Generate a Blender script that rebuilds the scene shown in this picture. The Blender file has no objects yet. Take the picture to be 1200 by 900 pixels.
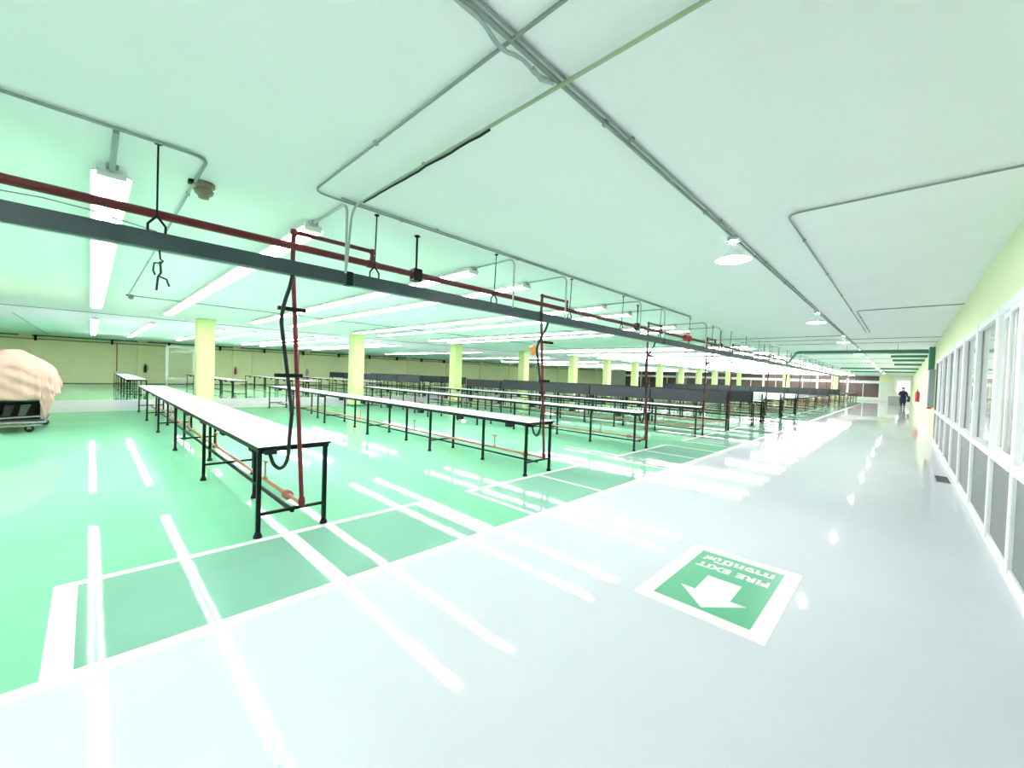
import bpy, math, random
from math import pi, sin, cos
from mathutils import Vector, Matrix, noise
random.seed(7)
S = bpy.context.scene
COL = S.collection
H = 1.5            # camera height
CE = 2.95          # ceiling height
ORD = ['first','second','third','fourth','fifth','sixth','seventh','eighth','ninth','tenth','eleventh','twelfth',
       'thirteenth','fourteenth','fifteenth','sixteenth','seventeenth','eighteenth','nineteenth','twentieth']

# ------------------------------------------------------------------ materials
def mat(name, col, rough=.5, metal=0, emit=None, strength=0, noise=0, nscale=8, bump=0, bscale=30, spec=.5, coat=0,
        trans=0, alpha=1, stretch=None, ior=1.5):
    m = bpy.data.materials.new(name); m.use_nodes = True
    nt = m.node_tree; b = nt.nodes['Principled BSDF']
    b.inputs['Base Color'].default_value = (*col, 1)
    b.inputs['Roughness'].default_value = rough
    b.inputs['Metallic'].default_value = metal
    b.inputs['Specular IOR Level'].default_value = spec
    b.inputs['Coat Weight'].default_value = coat
    b.inputs['IOR'].default_value = ior
    b.inputs['Coat Roughness'].default_value = .05
    b.inputs['Transmission Weight'].default_value = trans
    b.inputs['Alpha'].default_value = alpha
    if emit:
        b.inputs['Emission Color'].default_value = (*emit, 1)
        b.inputs['Emission Strength'].default_value = strength
    if noise or bump:
        tc = nt.nodes.new('ShaderNodeTexCoord'); mp = nt.nodes.new('ShaderNodeMapping')
        nt.links.new(tc.outputs['Object'], mp.inputs[0])
        if stretch: mp.inputs['Scale'].default_value = stretch
    if noise:
        n = nt.nodes.new('ShaderNodeTexNoise'); n.inputs['Scale'].default_value = nscale; n.inputs['Detail'].default_value = 5
        nt.links.new(mp.outputs[0], n.inputs['Vector'])
        r = nt.nodes.new('ShaderNodeMix'); r.data_type = 'RGBA'
        r.inputs[6].default_value = (*[c*(1-noise) for c in col], 1)
        r.inputs[7].default_value = (*[min(1, c*(1+noise)) for c in col], 1)
        nt.links.new(n.outputs['Fac'], r.inputs[0]); nt.links.new(r.outputs[2], b.inputs['Base Color'])
    if bump:
        n = nt.nodes.new('ShaderNodeTexNoise'); n.inputs['Scale'].default_value = bscale; n.inputs['Detail'].default_value = 3
        nt.links.new(mp.outputs[0], n.inputs['Vector'])
        bp = nt.nodes.new('ShaderNodeBump'); bp.inputs['Strength'].default_value = bump; bp.inputs['Distance'].default_value = .01
        nt.links.new(n.outputs['Fac'], bp.inputs['Height']); nt.links.new(bp.outputs[0], b.inputs['Normal'])
    return m

M = dict(
  ceil=mat('ceiling_paint', (.90,.92,.91), .9, noise=.03, nscale=1.5, spec=.2),
  yellow=mat('wall_lime_paint', (.95,.94,.60), .7, noise=.04, nscale=2),
  lime_r=mat('wall_pale_lime_paint', (.86,.90,.60), .7, noise=.03, nscale=2),
  pale=mat('wall_pale_paint', (.78,.82,.74), .7, noise=.04, nscale=2),
  white=mat('white_paint', (.85,.87,.85), .4, noise=.03, nscale=4),
  inside=mat('inner_room_paint', (.85,.87,.86), .7, noise=.06, nscale=1),
  grey_floor=mat('floor_grey_epoxy', (.61,.635,.69), .035, ior=1.2, spec=.35, noise=.04, nscale=.8, bump=.07, bscale=2.2, stretch=(1,1.5,1)),
  green_floor=mat('floor_green_epoxy', (.225,.56,.36), .035, ior=1.2, spec=.35, noise=.12, nscale=.7, bump=.07, bscale=2.2, stretch=(1.5,1,1)),
  cell_floor=mat('floor_deep_green_epoxy', (.23,.46,.35), .035, ior=1.2, spec=.35, noise=.12, nscale=1.0, bump=.07, bscale=2.2, stretch=(1.5,1,1)),
  line=mat('floor_line_paint', (.84,.88,.82), .2, noise=.03, nscale=3),
  laminate=mat('white_laminate', (.56,.62,.64), .32, noise=.02, nscale=3),
  edge=mat('dark_green_steel', (.004,.011,.010), .45, spec=.2, noise=.2, nscale=20),
  trunk=mat('slate_green_trunking', (.030,.058,.064), .45, noise=.25, nscale=6),
  trunk2=mat('lit_trunking_edge', (.62,.72,.66), .5, noise=.05, nscale=6),
  duct=mat('green_duct_paint', (.05,.22,.17), .5, noise=.15, nscale=6),
  maroon=mat('maroon_pipe_paint', (.15,.010,.013), .35, noise=.2, nscale=15),
  salmon=mat('salmon_pipe_paint', (.55,.20,.14), .4, noise=.2, nscale=15),
  redp=mat('red_paint', (.65,.03,.05), .35, noise=.1, nscale=9),
  conduit=mat('green_grey_conduit', (.27,.34,.31), .45, noise=.1, nscale=9),
  conduit_l=mat('pale_green_conduit', (.36,.46,.30), .5, noise=.1, nscale=9),
  steel=mat('galvanised_steel', (.42,.47,.46), .4, metal=.3, noise=.1, nscale=15),
  black=mat('black_rubber', (.004,.006,.007), .5, noise=.2, nscale=20),
  batten=mat('batten_white_enamel', (.82,.88,.85), .35, noise=.02, nscale=5),
  tube=mat('lit_tube', (1,1,1), .5, emit=(1,.92,.94), strength=13),
  bulb=mat('lit_bulb', (1,1,1), .5, emit=(1,.94,.96), strength=650),
  colp=mat('column_lime_paint', (.66,.76,.34), .55, noise=.05, nscale=2),
  slate=mat('charcoal_board', (.026,.032,.042), .55, noise=.2, nscale=3),
  navy=mat('dark_navy_board', (.008,.013,.02), .5, noise=.2, nscale=3),
  lowp=mat('speckled_grey_panel', (.24,.26,.26), .6, noise=.25, nscale=60),
  alu=mat('aluminium_frame', (.86,.89,.89), .35, metal=0, noise=.05, nscale=8),
  glass=mat('window_glass', (.9,.97,.95), .03, trans=1, spec=.5),
  brown=mat('brown_tinted_pane', (.11,.065,.06), .25, noise=.25, nscale=.7),
  cloth=mat('dusty_pink_cloth', (.55,.36,.31), .95, noise=.06, nscale=3, bump=.3, bscale=60, spec=.1),
  machine=mat('dusty_black_machine', (.045,.05,.055), .5, noise=.4, nscale=9),
  machg=mat('worn_grey_metal', (.27,.28,.27), .5, noise=.35, nscale=9),
  orange=mat('orange_tag', (.9,.38,.06), .5, noise=.05, nscale=9),
  signg=mat('sign_green_vinyl', (.09,.42,.23), .3, noise=.05, nscale=5),
  signw=mat('sign_white_vinyl', (.86,.89,.80), .3, noise=.02, nscale=5),
  beige=mat('detector_beige', (.20,.20,.12), .5, noise=.1, nscale=9),
  skin=mat('skin', (.62,.42,.33), .5, noise=.05, nscale=9),
  hair=mat('black_hair', (.01,.01,.012), .5, noise=.2, nscale=30),
  navyc=mat('navy_fabric', (.015,.018,.07), .9, noise=.2, nscale=30),
  daypane=mat('daylit_pane', (.8,.85,.85), .3, emit=(1,1,.97), strength=.55),
  greyc=mat('grey_cabinet_paint', (.28,.33,.35), .45, noise=.1, nscale=5),
  rust=mat('ochre_pipe', (.42,.30,.17), .6, noise=.2, nscale=10),
)

# ------------------------------------------------------------------ mesh builder
class MB:
    def __init__(s): s.v=[]; s.f=[]; s.sm=[]; s.mi=[]; s.cur=0
    def add(s, vs, fs, smooth=False):
        o=len(s.v); s.v += [tuple(p) for p in vs]
        for f in fs: s.f.append([i+o for i in f]); s.sm.append(smooth); s.mi.append(s.cur)
        return s
    def box(s, x0,y0,z0,x1,y1,z1, b=0):
        x0,x1=sorted((x0,x1)); y0,y1=sorted((y0,y1)); z0,z1=sorted((z0,z1))
        if b<=0:
            vs=[(x,y,z) for z in (z0,z1) for y in (y0,y1) for x in (x0,x1)]
            return s.add(vs,[(0,2,3,1),(4,5,7,6),(0,1,5,4),(2,6,7,3),(0,4,6,2),(1,3,7,5)])
        # bevelled box: 24 verts
        c=[((x0+x1)/2,(x1-x0)/2),((y0+y1)/2,(y1-y0)/2),((z0+z1)/2,(z1-z0)/2)]
        idx={}; vs=[]
        for sx in (-1,1):
            for sy in (-1,1):
                for sz in (-1,1):
                    for k in range(3):
                        sg=(sx,sy,sz)
                        p=[c[i][0]+sg[i]*(c[i][1]-(0 if i==k else b)) for i in range(3)]
                        idx[(sx,sy,sz,k)]=len(vs); vs.append(p)
        fs=[]
        for k in range(3):
            a,bb=[i for i in range(3) if i!=k]
            for sg in (-1,1):
                q=[]
                for u,w in ((-1,-1),(1,-1),(1,1),(-1,1)):
                    t=[0,0,0]; t[k]=sg; t[a]=u; t[bb]=w; q.append(idx[(*t,k)])
                flip = (sg<0) ^ (k==1)
                fs.append(tuple(reversed(q)) if flip else tuple(q))
        for k in range(3):           # edges along axis k
            a,bb=[i for i in range(3) if i!=k]
            for u in (-1,1):
                for w in (-1,1):
                    def g(e,kk):
                        t=[0,0,0]; t[k]=e; t[a]=u; t[bb]=w; return idx[(*t,kk)]
                    fs.append((g(-1,a),g(1,a),g(1,bb),g(-1,bb)))
        for sx in (-1,1):
            for sy in (-1,1):
                for sz in (-1,1): fs.append(tuple(idx[(sx,sy,sz,k)] for k in range(3)))
        return s.add(vs,fs)
    def tube(s, pts, r, n=10, r2=None, caps=True):
        pts=[Vector(p) for p in pts]
        rs = r if isinstance(r,(list,tuple)) else [r]*len(pts)
        ring=[]; vs=[]; fs=[]
        up=None
        for i,p in enumerate(pts):
            if i==0: t=(pts[1]-p).normalized()
            elif i==len(pts)-1: t=(p-pts[i-1]).normalized()
            else: t=((pts[i+1]-p).normalized()+(p-pts[i-1]).normalized()).normalized()
            if up is None:
                up=Vector((0,0,1)) if abs(t.z)<.9 else Vector((0,1,0))
            a=t.cross(up).normalized(); up=a.cross(t).normalized()
            for k in range(n):
                an=2*pi*k/n; vs.append(p+(a*cos(an)+up*sin(an))*rs[i])
        for i in range(len(pts)-1):
            for k in range(n):
                k2=(k+1)%n; fs.append((i*n+k,i*n+k2,(i+1)*n+k2,(i+1)*n+k))
        s.add(vs,fs,True)
        if caps:
            s.add([vs[k] for k in range(n)],[tuple(reversed(range(n)))]); s.add(vs[-n:],[tuple(range(n))])
        return s
    def lathe(s, c, prof, n=20, axis='z'):
        vs=[]; fs=[]
        for r,h in prof:
            for k in range(n):
                a=2*pi*k/n; d=(r*cos(a),r*sin(a),h)
                if axis=='x': d=(h,r*cos(a),r*sin(a))
                if axis=='y': d=(r*cos(a),h,r*sin(a))
                vs.append((c[0]+d[0],c[1]+d[1],c[2]+d[2]))
        for i in range(len(prof)-1):
            for k in range(n):
                k2=(k+1)%n; fs.append((i*n+k,i*n+k2,(i+1)*n+k2,(i+1)*n+k))
        return s.add(vs,fs,True)
    def prism(s, poly, z0, z1):
        n=len(poly); vs=[(x,y,z0) for x,y in poly]+[(x,y,z1) for x,y in poly]
        fs=[tuple(reversed(range(n))),tuple(range(n,2*n))]+[(i,(i+1)%n,n+(i+1)%n,n+i) for i in range(n)]
        return s.add(vs,fs)
    def build(s, name, m, parent=None, loc=None):
        me=bpy.data.meshes.new(name); me.from_pydata(s.v,[],s.f)
        ms=m if isinstance(m,(list,tuple)) else [m]
        for q in ms: me.materials.append(q)
        me.polygons.foreach_set('use_smooth', s.sm); me.polygons.foreach_set('material_index', s.mi)
        me.update(); o=bpy.data.objects.new(name, me); COL.objects.link(o)
        if parent: o.parent=parent
        if loc: o.location=loc
        return o
def bend(pts, r=.06, n=4):
    """round the corners of a polyline"""
    P=[Vector(p) for p in pts]; out=[P[0]]
    for i in range(1,len(P)-1):
        a=(P[i-1]-P[i]); b=(P[i+1]-P[i]); q=min(r,a.length*.45,b.length*.45)
        A=P[i]+a.normalized()*q; B=P[i]+b.normalized()*q
        for k in range(n+1):
            t=k/n; out.append(A*(1-t)**2+P[i]*2*t*(1-t)+B*t*t)
    out.append(P[-1]); return out
def tag(o, label, cat, group=None):
    o['label']=label; o['category']=cat
    if group: o['group']=group
    return o
def struct(o): o['kind']='structure'; return o
def thing(name, loc, label, cat, group=None, rz=0):
    o=bpy.data.objects.new(name,None); o.empty_display_size=.1; COL.objects.link(o); o.location=loc; o.rotation_euler.z=rz
    return tag(o,label,cat,group)
def dup(o, parent=None):
    c=o.copy(); COL.objects.link(c)
    if parent is not None: c.parent=parent
    for ch in [k for k in KIDS.get(o.name,[])]: dup(ch,c)
    return c
KIDS={}
def index_kids():
    KIDS.clear()
    for o in bpy.data.objects:
        if o.parent: KIDS.setdefault(o.parent.name,[]).append(o)
def clone(root, loc, label, cat=None, group=None):
    c=dup(root); c.location=loc; c['label']=label
    if group: c['group']=group
    return c

# ------------------------------------------------------------------ camera
R0=Vector((0.71917803,0.69396418,0.03459313)); R1=Vector((0.0400061,0.00834729,-0.99916457)); R2=Vector((-0.69367318,0.71996114,-0.02175961))
cd=bpy.data.cameras.new('camera'); cam=bpy.data.objects.new('camera',cd); COL.objects.link(cam)
cd.sensor_width=36; cd.lens=36*476.806/1200; cd.clip_start=.02; cd.clip_end=300
mt=Matrix((( R0.x,-R1.x,-R2.x,0),(R0.y,-R1.y,-R2.y,0),(R0.z,-R1.z,-R2.z,H),(0,0,0,1)))
cam.matrix_world=mt; S.camera=cam

# ------------------------------------------------------------------ floor
CY=[1.31,4.80,8.20,11.66,15.05]+[18.6+3.36*i for i in range(14)]      # centre of every table row
XL,XR,YB,YF=-38.0,.66,-7.0,64.7
xs=[XL,-22.05,-21.95,-17.33,-17.25,-3.985,-3.915,-2.84,-2.74,XR]
cells=[(-.10,1.25,2.62),(3.36,4.74,6.08),(6.80,8.20,9.36)]+[(c-1.33,c,c+1.30) for c in CY[3:]]
ys=[YB,YF]
for i,(a,m_,b) in enumerate(cells):
    w=.11 if i==0 else .06
    ys+=[a-w/2,a+w/2,m_-w/2,m_+w/2,b-w/2,b+w/2]
ys=sorted(set(round(y,4) for y in ys if y<=YF))
fb=MB()
for i in range(len(xs)-1):
    for j in range(len(ys)-1):
        xm=(xs[i]+xs[i+1])/2; ym=(ys[j]+ys[j+1])/2
        k=1
        if xm>-2.74: k=0
        elif xm>-2.84: k=2
        elif xm>-3.985:
            ins=[c for c in cells if c[0]-.06<ym<c[2]+.06]
            k=1
            if ins:
                a,m_,b=ins[0]; w=.055 if ins[0] is cells[0] else .03
                k=3
                if xm<-3.915: k=2
                if min(abs(ym-a),abs(ym-m_),abs(ym-b))<w+.001: k=2
        elif -17.33<xm<-17.25 or -22.05<xm<-21.95: k=2
        elif -21.95<xm<-17.33: k=0
        fb.cur=k
        fb.add([(xs[i],ys[j],0),(xs[i+1],ys[j],0),(xs[i+1],ys[j+1],0),(xs[i],ys[j+1],0)],[(0,1,2,3)])
floor=fb.build('floor',[M['grey_floor'],M['green_floor'],M['line'],M['cell_floor']]); struct(floor)
b=MB(); b.cur=0; b.box(XR,YB,-.05,5.4,17.0,0)
struct(b.build('floor_side_room',M['inside']))
# ceiling
struct(MB().box(XL-.2,YB-.2,CE,5.6,YF+.2,CE+.2).build('ceiling',M['ceil']))

# ------------------------------------------------------------------ walls
wl=MB().box(XL-.2,YB,0,XL,YF,CE)
for y in [-7,-2.7,2.5,8.0,13.2,18.4,23.5,28.6,33.8,39,44.2,49.4,54.6,59.8]:
    wl.box(XL,y-.25,0,XL+.18,y+.25,CE)
struct(wl.build('wall_left',M['yellow']))
struct(MB().box(XL-.2,YB-.2,0,5.6,YB,CE).build('wall_back',M['pale']))
# right wall: strip above the windows, solid wall beyond them
wr=MB(); wr.box(XR,YB,2.33,XR+.15,17.0,CE); wr.box(XR,17.0,0,XR+.15,YF,CE); wr.box(XR,17.0,.0,5.4,17.15,CE)
struct(wr.build('wall_right',M['lime_r']))
rm=MB(); rm.box(5.4,YB,0,5.55,17.15,CE); 
struct(rm.build('wall_side_room',M['inside']))
struct(MB().box(XR-.03,YB,0,XR+.0,17.0,.055,.006).build('baseboard_right',M['white']))
struct(MB().box(XR-.02,17.0,0,XR,YF,.07,.006).build('baseboard_right_far',M['white']))
struct(MB().box(XL,YB,0,XL+.02,YF,.04,.003).build('baseboard_left',M['duct']))
struct(MB().box(XL,YB,2.87,XL+.06,YF,CE).build('ceiling_shade_strip',M['duct']))  # dark green strip painting the shadow line under the ceiling
# glazed bays
posts=[-5.6,-4.0,-2.4,-.8,.8,2.3,3.85,5.05,6.2,7.75,9.3,10.85,12.4,13.95,15.5,17.0]
for i in range(len(posts)-1):
    y0,y1=posts[i],posts[i+1]
    w=bpy.data.objects.new('window_%d'%(i+1),None); COL.objects.link(w); w.location=(XR,y0,0); struct(w)
    L=y1-y0
    fr=MB()
    fr.box(-.03,-.05,0,.12,.05,2.33,.006)
    fr.box(-.04,.05,.86,.15,L-.05,.93,.006)
    fr.box(-.02,.05,2.25,.15,L-.05,2.33,.006)
    fr.box(-.02,.05,.0,.12,L-.05,.11,.004)
    fr.build('window_frame',M['alu'],w)
    MB().box(.0,.052,.11,.04,L-.052,.86).build('lower_panel',M['lowp'],w)
    g=MB().box(.024,.052,.93,.03,L-.052,2.25).build('pane',M['glass'],w)
    s=MB(); a,c_=(.055,L*.52) ; x=-.035
    for (p,q) in ((a,c_),(L*.48,L-.055)):
        x+=.022
        s.box(x,p,.93,x+.02,p+.04,2.25,.003); s.box(x,q-.04,.93,x+.02,q,2.25,.003)
        s.box(x,p+.04,.93,x+.02,q-.04,.975,.003); s.box(x,p+.04,2.205,x+.02,q-.04,2.25,.003)
    if 5<=i<=7: s.build('sash',M['white'],w)
    else: MB().box(.016,L-.07,.93,.023,L-.052,2.25).build('gasket',M['machg'],w)
    if i>6: MB().box(.05,.1,.93,.06,L*.6,1.42).build('white_backing_board',M['white'],w)
# side room beyond the glass: its battens are added below to brighten the corridor
# ------------------------------------------------------------------ far wall
fw=MB(); fw.box(XL,YF,0,XR,YF+.2,CE)
struct(fw.build('wall_front',M['pale']))
struct(MB().box(-2.1,YF-.02,2.1,-.95,YF,CE).build('trim_2',M['yellow']))
for i in range(11):                                     # brown glazed shutters along the far wall
    x0=-35+i*3.0; x1=x0+2.92
    w=bpy.data.objects.new('window_%d'%(i+20),None); COL.objects.link(w); w.location=(x0,YF,0); struct(w)
    fr=MB(); fr.box(0,-.1,.3,.08,0,2.86); fr.box(2.84,-.1,.3,2.92,0,2.86); fr.box(.08,-.12,2.0,2.84,0,2.32); fr.box(.08,-.1,.22,2.84,0,.36); fr.box(1.4,-.1,.36,1.46,0,2.0)
    fr.build('window_frame',M['white'],w)
    MB().box(.08,-.05,.36,2.84,-.02,2.0).build('pane',M['brown'],w)
    MB().box(.08,-.05,2.32,2.84,-.02,2.86).build('upper_pane',M['brown'],w)
struct(MB().box(-2.1,YF-.12,0,-2.0,YF,2.2).box(-1.1,YF-.12,0,-1.0,YF,2.2).box(-2.0,YF-.12,2.1,-1.1,YF,2.2).build('door_1',M['white']))
w=bpy.data.objects.new('window_40',None); COL.objects.link(w); w.location=(-.85,YF,0); struct(w)
MB().box(0,-.1,1.0,.25,0,2.9).box(1.3,-.1,1.0,1.48,0,2.9).box(.25,-.1,2.35,1.3,0,2.9).build('window_frame',M['white'],w)
MB().box(.25,-.05,1.0,1.3,-.02,2.35).build('pane',M['daypane'],w)

# ------------------------------------------------------------------ columns
col0=thing('column',(-16.25,2.56,0),'','column','lime green square columns down the hall')
MB().box(-.23,-.23,0,.23,.23,CE-.001,.012).build('shaft',M['colp'],col0)
MB().box(-.236,-.236,0,.236,.236,.09,.004).build('plinth',M['duct'],col0)
cy=[2.56,7.6,12.75,17.8,22.8,27.2,31.6,36.4,41.4,46.4,51.4,56.5,61.4]
for i,y in enumerate(cy):
    if i==1: index_kids()
    lab='lime green square column, %s counting back from the nearest one behind the front table'%ORD[i]
    if i==0: col0['label']='widest looking lime green column, just behind the front white table'
    else:
        if i==1: lab='lime green column rising behind the second long table'
        clone(col0,(-16.25,y,0),lab)
fc=MB().box(-.35,-.3,0,.35,.3,CE-.001,.01)
for x,l in ((-11.3,'pale lime pillar against the far brown windows, left of the other'),(-6.2,'pale lime pillar at the corridor end of the far brown windows')):
    o=fc.build('pillar',M['colp'],None,(x,YF-.5,0)); tag(o,l,'column')

# ------------------------------------------------------------------ work tables
LEG=[-.02,-2.48,-5.0,-7.52,-10.02,-12.52]
MID=[-1.28,-3.77,-6.26,-8.76,-11.22]
def foot(b,x,y,h=.78):
    b.box(x-.017,y-.017,.05,x+.017,y+.017,h)
    b.lathe((x,y,0),[(.001,0),(.036,0),(.036,.012),(.018,.06),(.001,.06)],10)
def make_table(name,label,group,legs=LEG,mids=MID,L=12.6):
    t=thing(name,(-4.0,CY[0],0),label,'table',group)
    top=MB().box(-L,-.305,.786,.04,.305,.805,.003).build('tabletop',M['laminate'],t)
    ed=MB()
    for (a,b_,c,d) in ((-L,-.309,.045,-.305),(-L,.305,.045,.309),(-L-.004,-.309,-L,.309),(.04,-.309,.045,.309)): ed.box(a,b_,.784,c,d,.802)
    ed.build('edge_strip',M['edge'],top)
    fr=MB()
    for y in (-.28,.28): fr.box(-L+.05,y-.017,.752,.02,y+.017,.786)
    for x in legs: fr.box(x-.017,-.263,.752,x+.017,.263,.786)
    fr.build('top_frame',M['edge'],t)
    for x in legs:
        for y in (-.28,.28):
            b=MB(); foot(b,x,y,.752); b.build('leg',M['edge'],t)
        MB().box(x-.013,-.263,.19,x+.013,.263,.215).build('crossbar',M['edge'],t)
    for x in mids:
        b=MB(); foot(b,x,0,.786); b.build('middle_leg',M['edge'],t)
    MB().box(legs[-1],-.014,.165,legs[0],.014,.190).build('stretcher',M['edge'],t)
    for i in range(10):
        x=-.45-1.24*i
        MB().box(x-.06,-.25,.685,x+.06,-.16,.752,.008).box(x-.02,-.26,.70,x+.02,-.25,.735,.003).build('socket_box',M['black'],t)
    return t
tab=make_table('work_table','long white-topped table nearest the camera with dark green steel legs','white work tables of the main bay')
index_kids()
rows={0:'front'}
tabs=[]
for i,c in enumerate(CY):
    if i==4 : continue
    if i==0: continue
    w=ORD[i]
    clone(tab,(-4.0,c,0),{1:'long white-topped table behind the front one, orange tag hanging over its end',
       2:'white-topped table, third back from the camera beside the corridor',
       3:'white-topped table directly in front of the charcoal partition'}.get(i,'white-topped work table in the %s row counting back from the camera'%w))
# left bay tables
LB={0:(-22.1,'white table by the left wall, furthest left behind the covered machine'),1:(-22.1,'white table of the left bay ending just right of the first column'),
    2:(-22.3,'white table of the left bay seen between the hose and the first column')}
for i in range(9):
    if i in (4,): continue
    x,l=LB.get(i,(-22.2,'white table across the grey aisle in the %s row of the left bay'%ORD[i]))
    clone(tab,(x,CY[i],0),l,group='white work tables of the left bay')

# charcoal partition racks
def rack(loc,L,m,label,top=1.22,z0=.83,group='charcoal partitions standing across the hall',fill=True):
    t=thing('board_divider',loc,label,'partition',group)
    MB().box(-L,-.015,z0,0,.015,top,.004).build('board',m,t)
    n=max(2,int(L/2.5)+1)
    for k in range(n):
        x=-.02-(L-.04)*k/(n-1)
        b=MB(); b.box(x-.02,-.04,.03,x+.02,-.015,top-.02); b.box(x-.02,.2,.03,x+.02,.24,z0); b.box(x-.03,-.05,0,x+.03,-.005,.03); b.box(x-.03,.19,0,x+.03,.25,.03)
        b.box(x-.015,-.015,.3,x+.015,.2,.33); b.box(x-.015,-.015,z0-.04,x+.015,.2,z0-.01)
        b.build('leg',M['edge'],t)
    MB().box(-L,-.035,.30,-.04,-.016,.33).build('lower_rail',M['edge'],t)
    MB().box(-L,.205,.30,-.04,.235,.33).build('rear_rail',M['edge'],t)
    return t
rack((-3.92,13.76,0),12.6,M['slate'],'charcoal board partition on dark legs, the nearest long one behind the tables')
rack((-3.84,16.34,0),12.6,M['navy'],'darker navy partition ending just right of the charcoal one')
rack((-20.8,13.7,0),13.2,M['slate'],'dark grey partition in the left bay, in front of the lime wall',1.25)
rack((-20.8,17.2,0),13.2,M['slate'],'grey partition of the left bay, one row behind the nearest of them',1.25)
rack((-3.9,18.0,0),12.6,M['white'],'white board partition, nearest of the white ones past the charcoal row',1.12,.86,'white board partitions')
rack((-3.9,21.25,0),12.6,M['white'],'white board partition one row beyond the nearest white one',1.10,.86,'white board partitions')
rack((-3.9,24.7,0),12.6,M['white'],'white board partition two rows beyond the nearest white one',1.05,.86,'white board partitions')
rack((-3.9,37.2,0),12.6,M['slate'],'charcoal partition far down the hall past the white boards',1.25,.75)
rack((-3.9,44.0,0),12.6,M['navy'],'furthest dark partition before the brown windows',1.25,.75)
# a clear screen frame by the left wall
t=thing('screen_frame',(-35.3,3.5,0),'white framed clear screen standing near the left wall behind the front table','screen')
MB().box(-.04,-.04,.42,.04,.12,2.68,.01).box(-.04,1.40,.42,.04,1.56,2.68,.01).box(-.04,.12,2.52,.04,1.40,2.68,.01).box(-.04,.12,.42,.04,1.40,.56,.01).build('frame',M['white'],t)
MB().box(-.004,.12,.56,.004,1.40,2.52).build('clear_sheet',M['glass'],t)
MB().box(-.03,0,.16,.03,1.52,.24,.01).box(-.03,.7,.24,.03,.78,.42).build('lower_rail',M['white'],t)
for y in (.05,1.47): MB().box(-.035,y-.04,0,.035,y+.04,.42,.01).box(-.35,y-.035,0,.35,y+.035,.06,.01).build('stand',M['white'],t)

# ------------------------------------------------------------------ steam risers with branch pipe under each table
PX,PZ=-3.80,2.535
def make_steam(c,ty,by,ly,label):
    t=thing('steam_riser',(-3.96,c,0),label,'pipe','maroon steam risers dropping to the tables')
    dx=PX+3.96
    loop=[(dx,ly,PZ+.03),(dx,ly,PZ+.125),(dx-.01,ty,PZ+.125),(dx-.02,ty,PZ-.12),(0.02,by,.27)]
    MB().tube(bend(loop[:4]+[loop[4]],.05,4),.019,10).build('riser_pipe',M['maroon'],t)
    for p in ((dx,ly,PZ+.125),(dx-.01,ty,PZ+.125)): MB().lathe((p[0],p[1],p[2]-.0),[(.001,-.028),(.025,-.022),(.027,0),(.025,.02),(.001,.026)],10).build('elbow',M['maroon'],t)
    MB().lathe((dx,ly,PZ+.035),[(.024,0),(.024,.035),(.0195,.04)],10).build('tee',M['maroon'],t)
    MB().lathe((.02,by,.235),[(.001,0),(.026,0),(.030,.04),(.026,.075),(.019,.08)],10).build('elbow',M['maroon'],t)
    MB().tube([(.02,by,.25),(-12.4,.035,.25)],.019,10).build('branch_pipe',M['salmon'],t)
    MB().lathe((-.36,by*.98,.25),[(.019,-.03),(.045,-.03),(.045,-.018),(.028,-.015),(.028,.015),(.045,.018),(.045,.03),(.019,.03)],14,'x').build('flange',M['salmon'],t)
    for i in range(5):
        x=-1.07-2.5*i
        MB().tube([(x,.04,.265),(x,.04,.45)],.010,8).box(x-.05,.025,.45,x+.05,.055,.468,.004).lathe((x,.04,.255),[(.02,0),(.024,.012),(.024,.03),(.011,.035)],10).build('valve_post',M['salmon'] if i else M['rust'],t)
    return t
s1=make_steam(CY[0],-.11,.05,.60,'maroon steam riser dropping to the end of the nearest table')
s2=make_steam(CY[1],-.28,.05,.30,'maroon steam riser over the second table, orange tag beside it')
index_kids()
for i in range(2,len(CY)):
    clone(s2,(-3.96,CY[i] if i!=4 else 13.89,0),{4:'steam riser standing at the end of the charcoal partition'}.get(i,'steam riser dropping to the end of the %s table row back from the camera'%ORD[i]))
# main red pipe
t=thing('steam_main',(PX,0,0),'long maroon steam main running above the slate trunking','pipe')
MB().tube([(0,-6.9,PZ),(0,62,PZ)],.031,14).build('main_pipe',M['maroon'],t)
for y in (1.91,5.10,8.5,9.9,12.0): MB().lathe((0,y,PZ),[(.031,-.05),(.037,-.05),(.037,.05),(.031,.05)],14,'y').build('tee_collar',M['maroon'],t)
vb=MB().lathe((0,9.95,PZ),[(.03,-.12),(.075,-.12),(.075,-.10),(.05,-.09),(.05,.09),(.075,.10),(.075,.12),(.03,.12)],14,'y')
vb.tube([(0,9.95,PZ),(0,9.95,PZ+.13)],.012,8)
for k in range(16):
    a=2*pi*k/16; a2=2*pi*(k+1)/16
    vb.tube([(.08*cos(a),9.95+.08*sin(a),PZ+.13),(.08*cos(a2),9.95+.08*sin(a2),PZ+.13)],.009,6,caps=False)
for k in range(4):
    a=pi/2*k; vb.tube([(0,9.95,PZ+.13),(.08*cos(a),9.95+.08*sin(a),PZ+.13)],.006,6)
vb.build('gate_valve',M['redp'],t)
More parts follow.
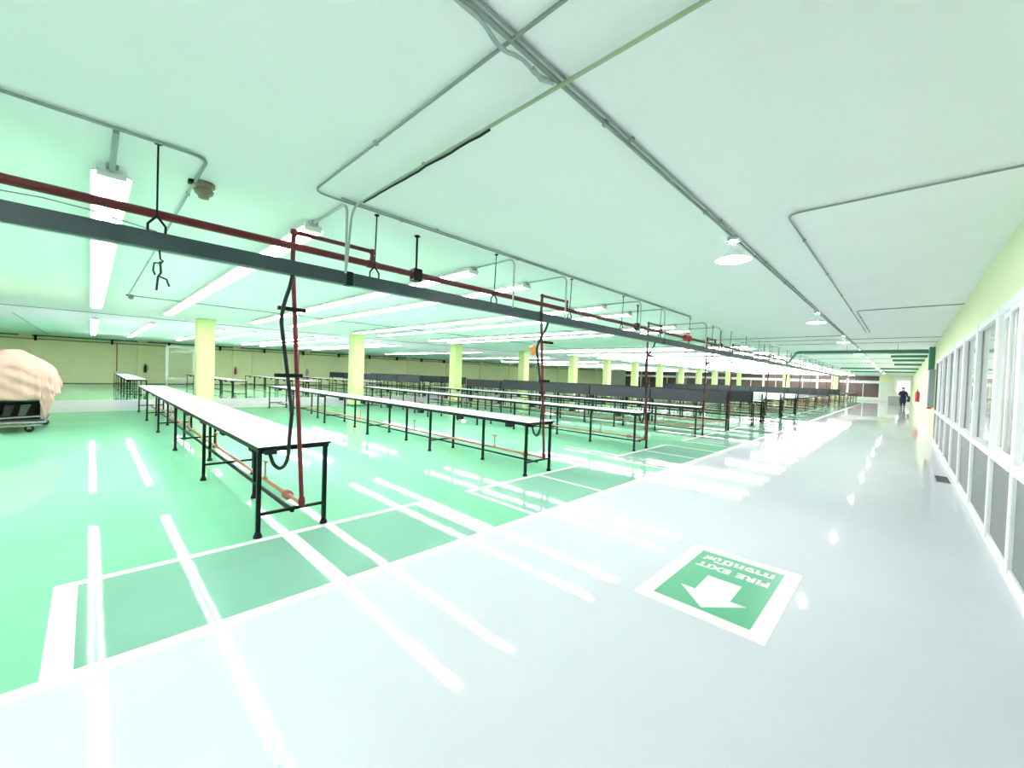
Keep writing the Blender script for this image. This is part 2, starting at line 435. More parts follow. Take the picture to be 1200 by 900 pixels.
# pipe hangers
h0=thing('pipe_hanger',(PX,2.41,CE),'dark rod hanger clamped on the steam main, nearest the camera','hanger','dark rod hangers of the steam main')
MB().tube([(0,0,0),(0,0,PZ-CE+.03)],.011,8).lathe((0,0,-.012),[(.03,0),(.03,.012),(.001,.012)],10).build('rod',M['edge'],h0)
MB().box(-.045,-.05,PZ-CE+.028,.045,.05,PZ-CE+.06,.004).box(-.045,-.05,PZ-CE-.06,-.031,.05,PZ-CE+.03).box(.031,-.05,PZ-CE-.06,.045,.05,PZ-CE+.03).box(-.045,-.05,PZ-CE-.07,.045,.05,PZ-CE-.045).build('clamp',M['edge'],h0)
index_kids()
for k in range(1,12): clone(h0,(PX,2.41+5*k,CE),'dark rod hanger on the steam main, %s along from the camera'%ORD[k])

# ------------------------------------------------------------------ trunking (the slate beam) with hanger rods
BX,B0,B1=-3.62,2.255,2.365
def beam(name,x,y0,y1,label):
    t=thing(name,(x,0,0),label,'trunking')
    MB().box(-.03,y0,B0,.03,y1,B1,.004).build('casing',M['trunk'],t)
    MB().box(-.05,y0,B0-.006,-.03,y1,B0+.02,.002).build('lit_edge_strip',M['trunk2'],t)  # pale strip paints the light line along the trunking's lower edge
    for y in [q for q in (-2.2,1.60,4.25,8.2,11.6,15.0) if y0<q<y1]: MB().box(-.034,y-.03,B0-.006,.034,y+.03,B1+.006,.003).build('joint_cover',M['edge'],t)
    return t
beam('cable_trunking',BX,-6.9,62,'long slate green cable trunking crossing the picture below the steam main')
r0=thing('hanger_rod',(BX,.30,CE),'thin rod with a dark shackle holding the trunking, nearest the camera','hanger','thin rods holding the slate trunking')
MB().tube([(.02,0,0),(0,0,B1-CE+.10)],.006,6).lathe((.02,0,-.01),[(.022,0),(.022,.01),(.001,.01)],8).build('rod',M['edge'],r0)
sh=MB()
for s_ in (-1,1): sh.tube([(0,0,B1-CE+.11),(0,s_*.045,B1-CE+.05),(0,s_*.045,B1-CE)],.008,6)
sh.build('shackle',M['edge'],r0)
index_kids()
for k in range(1,20): clone(r0,(BX,.30+1.545*k,CE),'thin rod with a shackle holding the trunking, %s along from the camera'%ORD[k])
# dark hook hanging under the trunking
t=MB().tube([(0,0,0),(.005,.005,-.06),(.0,.02,-.07),(-.01,.01,-.085),(.0,-.025,-.09),(0,-.03,-.14),(0,-.02,-.17)],.006,6)
t.tube([(0,.005,-.075),(0,.01,-.15),(0,-.005,-.18),(0,-.012,-.27)],.007,6).tube([(0,.0,-.175),(0,.04,-.19),(0,.045,-.21),(0,.055,-.235)],.006,6)
o=t.build('cable_hook',M['black'],None,(BX,.315,B0)); tag(o,'black wire hook dangling under the trunking at upper left','hook')
# drooping thin cable between supports
c=MB().tube([(BX+.0,-.5,2.41),(BX,-.2,2.43),(BX,.0,2.42),(BX,.12,2.40),(BX,.3,2.372)],.004,6)
tag(c.build('loose_cable',M['conduit'],None),'thin loose cable sagging over the trunking at upper left','cable')

# ------------------------------------------------------------------ drop hoses
def make_hose(c,label,y0=-.17):
    t=thing('drop_hose',(-3.96,c,0),label,'hose','black supply hoses dropping to the tables')
    pts=[(BX+3.96,y0,B0),(BX+3.94,y0-.01,2.17),(.24,y0-.03,2.03),(.17,y0-.03,1.9),(.05,-.06,1.1),(.03,-.07,.86),(.03,-.075,.70),(.02,-.10,.625),(.02,-.14,.60),(.0,-.185,.64),(-.01,-.215,.75),(-.02,-.22,.77)]
    MB().tube(bend(pts,.06,3),.016,8).build('hose',M['black'],t)
    MB().box(-.16,-.26,.735,.02,-.16,.778,.006).build('junction_box',M['black'],t)
    for z,f in ((2.0,.86),(1.43,.48)):
        u=.17+.0; xx=.02+(PX+3.96-.02)*(z-.27)/(PZ-.39); 
        MB().box(xx-.012,-.22,z-.016,xx+.03,.0,z+.016,.003).build('clamp_bar',M['edge'],t)
    return t
hz=make_hose(CY[0],'black hose clamped to the riser over the nearest table and looping under its end')
hz2=make_hose(CY[1],'black hose beside the second riser with the orange tag hanging on it',-.36)
index_kids()
for i in (2,3,5,6,7): clone(hz2,(-3.96,CY[i],0),'black hose beside the steam riser at the end of the %s table row'%ORD[i])
# orange tag over table two
t=thing('hanging_tag',(-3.93,4.63,2.02),'white and orange tag hanging tilted beside the second riser','tag')
a=MB(); a.box(-.02,-.17,-.14,-.015,-.0,.0); g=a.build('card',M['white'],t); g.rotation_euler=(.5,0,-.55)
a=MB(); a.box(-.024,-.185,-.15,-.011,-.085,-.03); g=a.build('orange_patch',M['orange'],t); g.rotation_euler=(.5,0,-.55)
MB().tube([(0,0,0),(.03,.03,.03)],.012,6).box(-.02,-.03,-.03,.03,.03,.02,.005).build('clip',M['black'],t)

# ------------------------------------------------------------------ ceiling conduits
def conduit(pts,r,label,m='conduit',name='ceiling_conduit',rb=.12,clips=True):
    t=thing(name,pts[0],label,'conduit')
    P=[(Vector(p)-Vector(pts[0])) for p in pts]
    MB().tube(bend(P,rb,5),r,8).build('pipe',M[m],t)
    if clips:
        cm=None
        for a,b_ in zip(P[:-1],P[1:]):
            d=b_-a; n=int(d.length/1.6)
            if abs(d.z)>.1: continue
            for k in range(n):
                q=a+d*((k+.5)/n)
                if cm is None: cm=MB().box(-.013,-.013,-r-.002,.013,.013,r+.004).build('saddle_clip',M[m],t,q)
                else:
                    o=cm.copy(); COL.objects.link(o); o.parent=t; o.location=q
    return t
zc=CE-.018
conduit([(-1.27,-6.8,zc),(-1.27,62,zc)],.011,'main grey conduit carrying the corridor pendants along the ceiling')
conduit([(-1.235,-6.8,zc+.004),(-1.235,19.5,zc+.004)],.007,'thin conduit running tight beside the corridor pendant conduit')
conduit([(.66,1.24,zc),(-3.50,1.24,zc),(-3.50,9.3,zc)],.0085,'conduit turning by the trunking, crossing the ceiling nearest the camera')
conduit([(-3.455,1.45,zc),(-3.455,9.2,zc)],.008,'thin twin conduit next to the hanger rods')
conduit([(.66,1.56,zc-.03),(-3.42,1.56,zc-.03),(-3.50,1.56,zc-.1),(-3.58,1.56,B1)],.010,'pale green conduit crossing the ceiling and bending down to the trunking','conduit_l')
conduit([(.66,4.07,zc),(-.77,4.07,zc),(-.77,14.0,zc)],.0085,'conduit bending from the right wall along the corridor ceiling')
conduit([(.66,10.0,zc),(-.70,10.0,zc),(-.70,14.1,zc)],.0085,'second conduit bending from the right wall, farther down the corridor')
conduit([(-3.55,-4,zc),(-3.55,.56,zc),(-12.1,.56,zc),(-12.1,30,zc)],.011,'conduit looping past the smoke detector over the front tables')
conduit([(-17.5,-6,zc),(-17.5,62,zc)],.0085,'conduit over the grey aisle between the bays')
conduit([(-20.5,-1.72,zc),(-37.9,-1.72,zc)],.010,'conduit heading to the left wall above the covered machine')
for k,(y,x0,x1) in enumerate(((14.7,-1.27,-6.5),(15.9,.66,-4.2),(17.4,.66,-3.4),(23.0,.66,-3.4),(27.0,.66,-3.4),(32.0,.66,-3.4))):
    conduit([(x0,y,zc),(x1,y,zc)],.0085,'thin conduit crossing the corridor ceiling, %s of those before and past the green duct'%ORD[k])
# rough cable bundle tied on the main conduit
cb=MB(); rnd=random.Random(3)
for k in range(3):
    pts=[]; y=.80
    while y<1.55:
        g=.030*math.exp(-((y-1.22)/.09)**2)+.022*math.exp(-((y-1.43)/.06)**2)
        pts.append((-1.277-g-.005*k+rnd.uniform(-.003,.003),y,zc-.013-.25*g+rnd.uniform(-.002,.002))); y+=.045
    cb.tube(pts,.0055,6)
cb.tube([(-1.285,1.40,zc-.02),(-1.30,1.47,zc-.024),(-1.275,1.54,zc-.018)],.011,6)
tag(cb.build('ceiling_cable_bundle',M['steel'],None),'tangled grey cables tied to the pendant conduit where the conduits cross','cable')
cb=MB(); pts=[]; x=-1.75
while x>-3.3: pts.append((x,1.562+rnd.uniform(-.005,.005),zc-.046+rnd.uniform(-.003,.003))); x-=.09
cb.tube(pts,.007,6); tag(cb.build('ceiling_cable',M['black'],None),'dark cable wound along the pale green conduit','cable')
# green duct crossing the corridor
t=thing('green_duct',(.4,18.4,2.72),'dark green duct crossing the corridor ceiling and sloping down to the trunking','duct')
MB().tube(bend([(.1,0,0),(-3.35,0,0),(-3.98,1.9,-.36)],.15,4),.055,4).build('duct_run',M['duct'],t)
MB().box(.12,-.12,-.62,.26,.12,.12,.01).build('drop_box',M['duct'],t)
for x in (-.6,-1.9): MB().tube([(x,0,.04),(x,0,CE-2.72)],.006,6).build('hanger',M['duct'],t)
for k,y in enumerate((21.5,24.5,28,33,40,48)):
    o=MB().box(-4 if k>3 else -.9,-.05,-.05,.24,.05,.05,.006).build('ceiling_duct',M['duct'],None,(.42,y,CE-.05)); tag(o,'short green duct at the right wall, %s past the crossing duct'%ORD[k],'duct')
# wall switch cabinet
t=thing('switch_cabinet',(XR,17.9,.96),'tall grey electrical cabinet on the right wall under the green duct','cabinet')
MB().box(-.12,-.35,0,-.0,.35,1.15,.01).build('body',M['greyc'],t)
MB().box(-.135,-.32,.03,-.12,.32,1.12,.004).build('door',M['greyc'],t)
o=MB().box(-.10,-.22,-.03,0,.22,.03,.006).lathe((-.05,-.1,.03),[(.001,0),(.04,0),(.04,.05),(.001,.06)],10).build('red_shelf',M['redp'],None,(XR,19.2,.9)); tag(o,'small red shelf on the right wall past the grey cabinet','shelf')
tag(MB().box(-.06,-.35,0,0,.35,1.1,.01).build('wall_panel',M['navy'],None,(XR,20.3,.98)),'dark narrow panel on the right wall beyond the cabinet','panel')

# ------------------------------------------------------------------ fluorescent fixtures
def make_fix():
    t=thing('ceiling_light',(0,0,CE),'','light')
    hb=MB()
    prof=[(-.03,-.055),(-.11,-.079),(-.11,-.073),(-.03,-.03),(-.03,0),(.03,0),(.03,-.03),(.11,-.073),(.11,-.079),(.03,-.055)]
    vs=[(x,y,z) for x in (-.592,.592) for y,z in prof]; n=len(prof)
    hb.add(vs,[tuple(range(n)),tuple(reversed(range(n,2*n)))]+[(i,n+i,n+(i+1)%n,(i+1)%n) for i in range(n)])
    for s_ in (-1,1):
        hb.box(s_*.592,-.08,-.10,s_*.575,.08,-.03)
    hb.build('batten',M['batten'],t)
    for y in (-.055,.055):
        MB().tube([(-.573,y,-.082),(.573,y,-.082)],.019,6).build('tube',M['tube'],t)
    return t
RY=[.10,1.52]
for k in range(18):
    if k==0: RY+= [3.60,4.67]
    else:
        RY+= [3.60+3.4*k-.06,4.67+3.4*k-.1]
RY=[y for y in RY if y<62.5 and not 13<y<15.5]
fx=make_fix(); index_kids(); first=True; cnt=0; rest=[]
jobs=[]
for i,y in enumerate(RY):
    for k in range(9): jobs.append((y, -4.85-1.2*k, 'm', i, k))
for i,y in enumerate(RY):
    if y>12.5 and i%4: continue
    for k in range(10): jobs.append((y,-19.85-1.2*k,'l',i,k))
jobs.sort(key=lambda j:(j[0]**2+j[1]**2)**.5*(1.6 if j[2]=='l' else 1))
for n,(y,x,bay,i,k) in enumerate(jobs):
    if n>=296: rest.append((x,y)); continue
    rowname=(ORD[i] if i<20 else ('twenty '+ORD[i-20]))
    if bay=='m':
        lab='tube batten in the %s ceiling row from the camera, %s from its corridor end'%(rowname,ORD[k]); g='tube lights over the main bay'
    else:
        lab='tube batten beyond the grey aisle, %s row from the camera, %s from the aisle'%(rowname,ORD[k]); g='tube lights over the left bay'
    if first: fx.location=(x,y,CE); tag(fx,lab,'light',g); first=False
    else: clone(fx,(x,y,CE),lab,group=g)
rb=MB()
for x,y in rest:
    rb.cur=0; rb.box(x-.59,y-.1,CE-.05,x+.59,y+.1,CE-.002)
    rb.cur=1
    for q in (-.055,.055): rb.box(x-.57,y+q-.015,CE-.092,x+.57,y+q+.015,CE-.062)
o=rb.build('ceiling_light',[M['batten'],M['tube']]); tag(o,'mass of lit tube battens at the far end of the hall','light'); o['kind']='stuff'
# battens added out of view to light the near area (the hall goes on)
for n,y in enumerate((-2.3,-4.6)):
    for k in range(9): clone(fx,(-4.85-1.2*k,y,CE),'added tube batten behind the camera, %s row back, %s from the corridor'%(ORD[n],ORD[k]),group='added fill lights behind the camera')
for k,(x,y) in enumerate([(x,-5+1.9*j) for j in range(12) for x in (2.2,4.0)]):  # battens added in the side room so it brightens the corridor
    c=clone(fx,(x,y,CE),'added fill batten inside the glazed side room, %s along in the %s row'%(ORD[k//2],ORD[k%2]),group='added fill lights of the side room'); c.rotation_euler.z=pi/2
# conduit feeds from every row to the trunking
for i,y in enumerate(RY[:22]):
    if i==0: pts=[(-4.25,y,zc),(-3.66,y,zc)]
    else: pts=[(-4.25,y,zc-.004),(-3.50,y,zc-.004),(-3.50,y,B1-.02 if False else 2.33)]
    if i==0: pts=[(-4.25,y,zc-.03),(-3.57,y,zc-.01)]
    o=MB().tube(bend([Vector(p) for p in pts],.10,5),.011 if i else .016,8).box(pts[0][0]-.06,y-.035,zc-.03,pts[0][0]+.02,y+.035,zc+.012,.004).build('ceiling_feed_conduit',M['steel'] if i else M['conduit'])
    tag(o,'bent conduit feeding the %s row of tube lights from the trunking'%(ORD[i] if i<20 else ORD[i-20]+' past the twentieth'),'conduit','feed conduits of the light rows')

# ------------------------------------------------------------------ pendants along the corridor
p0=thing('pendant_lamp',(-1.27,4.42,CE),'brightest bell shaped pendant lamp, nearest over the corridor','lamp','bell pendants along the corridor')
MB().box(-.05,-.05,-.05,.05,.05,-.01,.008).tube([(0,0,-.05),(0,0,-.10)],.018,10).tube([(-.07,0,-.055),(.07,0,-.055)],.009,6).build('mount',M['steel'],p0)
MB().lathe((0,0,-.10),[(.028,.01),(.03,-.03),(.05,-.05),(.09,-.085),(.13,-.115),(.165,-.13),(.17,-.138),(.16,-.134),(.125,-.119),(.085,-.09),(.045,-.055),(.025,-.035)],28).build('lamp_shade',M['alu'],p0)
MB().lathe((0,0,-.15),[(.001,-.095),(.03,-.088),(.048,-.065),(.048,-.045),(.03,-.015),(.018,.01)],18).build('bulb',M['bulb'],p0)
index_kids()
for k,y in enumerate((9.75,14.5,20,25,30,35,40,46)):
    clone(p0,(-1.27,y,CE),'bell pendant lamp over the corridor, %s from the camera'%ORD[k+1])
for k,y in enumerate((-.9,-5.2)): clone(p0,(-1.27,y,CE),'added bell pendant behind the camera, %s back'%ORD[k],group='added corridor fill pendants behind the camera')  # unseen pendants added to throw more light into the corridor

# smoke detectors
def det(loc,label,s=1):
    t=thing('smoke_detector',loc,label,'detector')
    MB().lathe((0,0,0),[(.001,-.002),(.075*s,-.002),(.075*s,-.03*s),(.055*s,-.035*s),(.055*s,-.055*s),(.068*s,-.06*s),(.06*s,-.085*s),(.04*s,-.10*s),(.035*s,-.12*s),(.001,-.125*s)],18).build('housing',M['beige'],t)
    MB().box(-.03,-.1*s,-.03,.03,-.06*s,-.002,.004).build('bracket',M['edge'],t)
det((-4.1,.62,CE),'beige smoke detector on the ceiling at upper left')
det((-12.1,.60,CE),'small pale detector at the far corner of the looping conduit',.8)
det((-10.2,11.2,CE),'small ceiling detector above the fourth light rows',.7)

# ------------------------------------------------------------------ floor sign
t=thing('floor_sign',(-.92,3.295,0),'green and white FIRE EXIT floor decal with an arrow, lying on the corridor floor','sign')
MB().box(-.405,-.605,.0,.405,.605,.002).build('backing',M['signw'],t)
MB().box(-.305,-.50,.002,.305,.505,.003).build('green_field',M['signg'],t)
ar=[(-1.035,3.335),(-.80,3.335),(-.80,3.05),(-.70,3.05),(-.915,2.83),(-1.13,3.05),(-1.03,3.05)]
MB().prism([(x+.92,y-3.295) for x,y in ar][::-1],.003,.004).build('arrow',M['signw'],t)
def text(body,w,h,cx,cyy,name,off=0.02):
    c=bpy.data.curves.new(name,'FONT'); c.body=body; c.offset=off; c.align_x='CENTER'; c.align_y='CENTER'; c.space_character=1.08
    o=bpy.data.objects.new(name,c); COL.objects.link(o); bpy.context.view_layer.update()
    me=bpy.data.meshes.new_from_object(o.evaluated_get(bpy.context.evaluated_depsgraph_get()))
    bpy.data.objects.remove(o)
    X=[v.co.x for v in me.vertices]; Y=[v.co.y for v in me.vertices]
    for v in me.vertices:
        u=(v.co.x-(min(X)+max(X))/2)/(max(X)-min(X))*w; q=(v.co.y-(min(Y)+max(Y))/2)/(max(Y)-min(Y))*h
        v.co=(-u,-q,0)
    me.materials.clear(); me.materials.append(M['signw']); me.name=name
    o=bpy.data.objects.new(name,me); COL.objects.link(o); o.parent=t; o.location=(cx,cyy,.0042); return o
text('FIRE EXIT',.515,.095,.0,.215,'english_lettering',.045)
text('ทางหนีไฟ',.51,.125,.0,.375,'thai_lettering',.05)

# ------------------------------------------------------------------ covered machine on castors
t=thing('wheeled_machine',(-13.3,-1.7,0),'dark dusty machine on castors under the pink cloth at the left edge','machine')
MB().box(-.85,-1.0,.17,.62,1.06,.26,.02).box(-.80,-.95,.62,.58,1.02,1.1,.02).box(-.80,-.95,.26,-.72,1.02,.62).build('chassis',M['machine'],t)
MB().box(.60,-1.0,.19,.68,1.08,.225,.01).box(.60,-1.0,.13,.66,1.0,.155,.01).box(.58,1.0,.26,.62,1.04,.70,.01).box(.60,-1.0,.66,.66,1.0,.72,.01).build('front_rail',M['machg'],t)
MB().box(-.72,1.0,.26,.58,1.03,1.05,.01).build('side_plate',M['machine'],t)
for k in range(9):
    y=-.9+.20*k
    MB().add([(.60,y,.34),(.60,y+.10,.34),(.60,y+.17,.56),(.60,y+.05,.56),(.54,y,.34),(.54,y+.10,.34),(.54,y+.17,.56),(.54,y+.05,.56)],
             [(0,1,2,3),(7,6,5,4),(0,4,5,1),(1,5,6,2),(2,6,7,3),(3,7,4,0)]).build('slot',M['black'] if k%2 else M['machine'],t)
MB().tube([(.63,-1,.33),(.63,-.2,.36),(.63,.4,.30),(.63,1.0,.33)],.014,8).build('front_cable',M['machg'],t)
for x,y in ((.50,.85),(-.75,1.0),(.50,-.85),(-.75,-.85)):
    w=MB().lathe((x,y,.065),[(.001,-.02),(.065,-.02),(.065,.02),(.001,.02)],16,'x').build('castor',M['black'],t)
    MB().box(x-.035,y-.03,.06,x-.025,y+.03,.18).box(x+.025,y-.03,.06,x+.035,y+.03,.18).box(x-.035,y-.03,.15,x+.035,y+.03,.18).build('fork',M['machg'],w)
# cloth: draped shell
cx,cyy=-13.3,-1.7
rnd=random.Random(5)
NU,NV=150,34
ax,ay=.74,1.19
vs=[];fs=[]
for j in range(NV+1):
    for i in range(NU):
        a=2*pi*i/NU; ca,sa=cos(a),sin(a)
        p=2/5.0; ux=math.copysign(abs(ca)**p,ca); uy=math.copysign(abs(sa)**p,sa)
        top_n=20
        def ztop(x,y):
            q=y
            z=1.63
            if q>.72: z=1.63-.70*(q-.72)-.3*max(0,q-1.08)
            z-=.035*math.exp(-((q-.42)**2)/.01); z+=.03*sin(3.1*x+2*q)+.02*math.exp(-((q-.62)**2)/.012)
            if x>.35: z-=.25*((x-.35)/.4)**2
            return z
        if j<=top_n:
            f=(j/top_n); x,y=ax*ux*f,ay*uy*f; z=ztop(x,y)
            z-= .05*max(0,f-.8)/.2
            z+= .012*sin(9*a+6*f)*f
        else:
            v=(j-top_n)/(NV-top_n)
            xe,ye=ax*ux,ay*uy; zt=ztop(xe,ye)-.05+.012*sin(9*a+6)
            front=max(0,ux); side=max(0,uy)
            hem=.66
            if ux>.8: hem=.66+.05*(-ye+1)*.2
            hem+= -.42*math.exp(-((a-.79)/.06)**2)
            if uy>.9 : hem=.66+.20*(1-max(0,ux)) if a>.95 else hem
            if ux<-.5: hem=.9
            fold=(.034*sin(23*a)+.02*sin(41*a+1.3)+.035*sin(11*a+v*4))*v**.8
            sc=1+.05*min(v,.4)+fold*.8
            x=xe*sc; y=ye*(1+(.06*v+fold)*.7); z=zt+(hem-zt)*v
            z=min(z,zt)
            x+=.022*sin(26*(z+y*.55))*(1 if ux>.6 else 0)*min(1,2.5*v)     # diagonal sag folds over the front
        wr_=.018*noise.noise(Vector((x*2.6,y*2.6,z*5)))+.008*noise.noise(Vector((x*7,y*7,z*9)))
        if j<=top_n: z+=wr_*2.2*min(1,j/4)
        else: x+=wr_*1.6*ux; y+=wr_*1.6*uy
        vs.append((x,y,z))
for j in range(NV):
    for i in range(NU):
        i2=(i+1)%NU; fs.append((j*NU+i,(j+1)*NU+i,(j+1)*NU+i2,j*NU+i2))
m_=MB().add(vs,fs,True)
o=m_.build('cover_cloth',M['cloth'],None,(cx,cyy,0)); tag(o,'dusty pink cloth draped over the wheeled machine at the left edge','cloth')
sd=o.modifiers.new('thick','SOLIDIFY'); sd.thickness=.006

# ------------------------------------------------------------------ left wall fittings
t=thing('wall_pipe',(XL+.24,0,2.70),'long ochre pipe running along the lime left wall under the ceiling','pipe')
MB().tube([(0,-6.8,0),(0,62,0)],.035,8).build('pipe',M['rust'],t)
for y in (-2.3,1.0,3.9,6.9,9.9,12.9,16,19,22,25,28): MB().box(-.24,y-.05,-.10,.06,y+.05,.24,.01).build('bracket',M['edge'],t)
for k,(y,l) in enumerate(((1.24,'pale vertical pipe on the left wall above the leftmost table'),(9.1,'pale vertical pipe on the left wall between two extinguishers'),(12.6,'pale vertical pipe on the left wall left of the third extinguisher'))):
    o=MB().tube([(0,0,.85),(0,0,2.70)],.03,8).box(-.05,-.04,1.6,.0,.04,1.66).build('vertical_pipe',M['salmon'] if k!=1 else M['signw'],None,(XL+.06,y,0)); tag(o,l,'pipe')
def ext(loc,label,m='redp',s=1):
    t=thing('fire_extinguisher',loc,label,'extinguisher','fire extinguishers')
    MB().lathe((0,0,0),[(.001,0),(.075*s,0),(.08*s,.02),(.08*s,.40*s),(.06*s,.47*s),(.025*s,.50*s),(.025*s,.53*s)],16).build('cylinder',M[m],t)
    MB().box(-.02,-.06*s,.52*s,.02,.07*s,.55*s,.004).box(-.02,-.06*s,.58*s,.02,.05*s,.60*s,.004).box(-.02,-.06*s,.54*s,.02,-.03*s,.59*s).build('valve_handle',M['black'],t)
    MB().tube(bend([(0,.05*s,.53*s),(0,.12*s,.50*s),(0,.13*s,.2*s),(0,.09*s,.12*s)],.04,3),.012,8).build('discharge_hose',M['black'],t)
    MB().box(-.086*s,-.05,.25*s,-.07*s,.05,.30*s).build('wall_bracket',M['black'],t)
    return t
ext((XL+.267,2.65,.80),'dark extinguisher on the left wall pilaster left of the screen frame','black')
ext((XL+.267,7.9,.80),'red extinguisher on the left wall right of the first column')
ext((XL+.267,13.2,.80),'pale fronted extinguisher on the left wall behind the hanging hose','steel')
e=ext((XR-.10,33,.78),'bright red extinguisher on the right wall near the person',s=1.2); e.rotation_euler.z=pi
# little red signs/valves
# ------------------------------------------------------------------ counter near the person
t=thing('counter',(-.45,49,0),'low grey counter standing behind the person','counter')
MB().box(-.55,-.3,0,.42,.3,.80,.01).build('body',M['machg'],t); MB().box(-.58,-.33,.80,.45,.33,.84,.008).build('counter_top',M['steel'],t)

# floor drain by the windows
t=thing('floor_grate',(.52,9.95,0),'small dark floor grate beside the window wall','grate')
MB().box(-.09,-.35,0,.09,.35,.004).build('frame',M['steel'],t)
gb=MB()
for k in range(12): gb.box(-.075,-.32+.055*k,.004,.075,-.30+.055*k,.007)
gb.build('bars',M['edge'],t)

# ------------------------------------------------------------------ person
def skin(name,verts,edges,rad,m,parent,loc=(0,0,0),lv=2,root=0):
    me=bpy.data.meshes.new(name); me.from_pydata(verts,edges,[]); o=bpy.data.objects.new(name,me); COL.objects.link(o)
    me.materials.append(m)
    sk=o.modifiers.new('skin','SKIN'); sk.use_smooth_shade=True
    me.skin_vertices.new() if not me.skin_vertices else None
    for i,r in enumerate(rad):
        d=me.skin_vertices[0].data[i]; d.radius=(r,r) if not isinstance(r,tuple) else r; d.use_root=(i==root)
    sb=o.modifiers.new('sub','SUBSURF'); sb.levels=lv; sb.render_levels=lv
    bpy.context.view_layer.update()
    dg=bpy.context.evaluated_depsgraph_get()
    me2=bpy.data.meshes.new_from_object(o.evaluated_get(dg)); me2.name=name
    o.modifiers.clear(); o.data=me2
    for p in me2.polygons: p.use_smooth=True
    if not me2.materials: me2.materials.append(m)
    o.parent=parent; o.location=loc; return o
pr=thing('person',(-.04,45,0),'person in dark navy clothes and pale face mask standing far down the corridor','person')
# body faces -y (towards the camera)
V=[(0,0,.86),(0,0,1.02),(0,0,1.20),(0,0,1.30),(0,0,1.37),(0,-.005,1.45),(0,-.01,1.54),
   (-.15,0,1.28),(-.22,-.02,1.05),(-.18,-.20,.95),(.15,0,1.28),(.22,-.01,1.04),(.25,-.10,.82),
   (-.08,0,.80),(-.085,-.01,.45),(-.08,.0,.07),(-.085,-.12,.035),(.08,0,.80),(.085,-.03,.45),(.08,-.02,.07),(.085,-.14,.035)]
Ed=[(0,1),(1,2),(2,3),(3,4),(4,5),(5,6),(3,7),(7,8),(8,9),(3,10),(10,11),(11,12),(0,13),(13,14),(14,15),(15,16),(0,17),(17,18),(18,19),(19,20)]
Rd=[(.14,.10),(.12,.09),(.14,.10),(.11,.08),.05,.075,.07,.055,.042,.03,.055,.042,.03,.085,.055,.04,.035,.085,.055,.04,.035]
body=skin('body',V,Ed,Rd,M['skin'],pr)
# face features, hands
f=MB().lathe((0,-.085,1.49),[(.001,-.02),(.012,-.01),(.012,.01),(.001,.02)],8)
for sx in (-1,1): f.lathe((sx*.075,.0,1.50),[(.001,-.03),(.015,-.01),(.015,.015),(.001,.03)],8)
f.build('nose_and_ears',M['skin'],pr)
MB().lathe((-.028,-.08,1.515),[(.001,-.008),(.009,0),(.001,.008)],8).lathe((.028,-.08,1.515),[(.001,-.008),(.009,0),(.001,.008)],8).build('eyes',M['hair'],pr)
MB().lathe((0,-.035,1.455),[(.02,-.045),(.05,-.04),(.062,-.01),(.062,.02),(.05,.035)],14).build('face_mask',M['white'],pr)
MB().lathe((0,.022,1.52),[(.088,-.10),(.094,-.03),(.096,.03)],16).lathe((0,-.002,1.55),[(.096,.0),(.088,.035),(.055,.062),(.001,.07)],16).box(-.085,.01,1.30,.085,.085,1.5,.03).build('hair',M['hair'],pr)
for hx,hy,hz_ in ((-.18,-.22,.945),(.255,-.11,.79)):
    HV=[(hx,hy,hz_),(hx,hy-.03,hz_-.03)]; HE=[(0,1)]; HR=[.022,.026]
    for q in range(4):
        fx0=hx-.027+.018*q; b0=len(HV)
        HV+=[(fx0,hy-.05,hz_-.055),(fx0,hy-.055,hz_-.085-.006*(1-abs(q-1.5))),(fx0,hy-.04,hz_-.11)]; HE+=[(1,b0),(b0,b0+1),(b0+1,b0+2)]; HR+=[.009,.008,.007]
    b0=len(HV); HV+=[(hx+.035,hy-.03,hz_-.04),(hx+.042,hy-.05,hz_-.065)]; HE+=[(1,b0),(b0,b0+1)]; HR+=[.010,.008]
    skin('hand',HV,HE,HR,M['skin'],pr,lv=1)
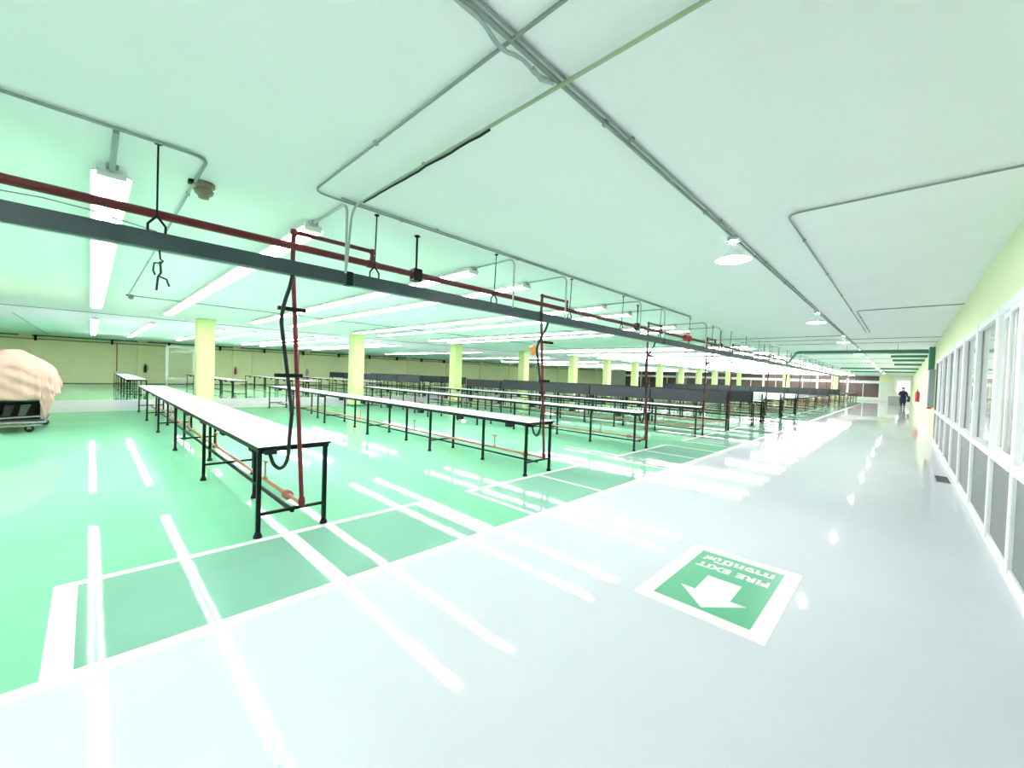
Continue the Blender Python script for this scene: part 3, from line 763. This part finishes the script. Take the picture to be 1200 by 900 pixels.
# coat
cv=[];cf=[];N=24
prof=[(1.335,.075,.065),(1.31,.13,.085),(1.27,.185,.10),(1.15,.175,.115),(1.0,.165,.12),(.85,.195,.14),(.65,.20,.15),(.65,.21,.15),(.48,.20,.15),(.32,.17,.14)]
for z,a_,b_ in prof:
    for k in range(N):
        an=2*pi*k/N; cv.append((a_*cos(an)*(1+.02*sin(5*an)),b_*sin(an),z))
for j in range(len(prof)-1):
    for k in range(N): k2=(k+1)%N; cf.append((j*N+k,(j+1)*N+k,(j+1)*N+k2,j*N+k2))
MB().add(cv,cf,True).build('coat',M['navyc'],pr)
sl=MB()
for sx,pts in ((-1,[(-.15,0,1.285),(-.225,-.02,1.05),(-.185,-.18,.96)]),(1,[(.15,0,1.285),(.225,-.01,1.04),(.25,-.09,.86)])):
    sl.tube(pts,[.07,.06,.045],12)
sl.build('sleeves',M['navyc'],pr)
sl=MB()
for sx in (-1,1):
    sl.tube([(sx*.08,0,.62),(sx*.085,-.01,.40),(sx*.083,-.005,.10)],[.085,.07,.055],12)
sl.build('trousers',M['navyc'],pr)
sl=MB()
for sx in (-1,1): sl.box(sx*.083-.045,-.19,0,sx*.083+.045,.06,.075,.015)
sl.build('shoes',M['black'],pr)
bg=thing('shoulder_bag',(.13,44.97,.46),'black bag held at the side of the person in navy','bag')
MB().box(.06,-.12,0,.24,.14,.46,.03).build('bag_body',M['black'],bg)
MB().tube(bend([(.06,-.08,.46),(.06,-.08,.60),(.06,.12,.60),(.06,.12,.46)],.05,3),.01,6).build('strap',M['black'],bg)

# ------------------------------------------------------------------ world and colour
wd=bpy.data.worlds.new('world'); S.world=wd; wd.use_nodes=True
wd.node_tree.nodes['Background'].inputs[0].default_value=(.8,.95,.9,1); wd.node_tree.nodes['Background'].inputs[1].default_value=.3
vs_=S.view_settings; S.display_settings.display_device='sRGB'
vs_.view_transform='Standard'; vs_.look='None'; vs_.exposure=1.2; vs_.gamma=1; vs_.use_curve_mapping=False
S.cycles.max_bounces=9; S.cycles.diffuse_bounces=6; S.cycles.glossy_bounces=4; S.cycles.transmission_bounces=6
S.cycles.use_denoising=True; S.cycles.sample_clamp_indirect=8
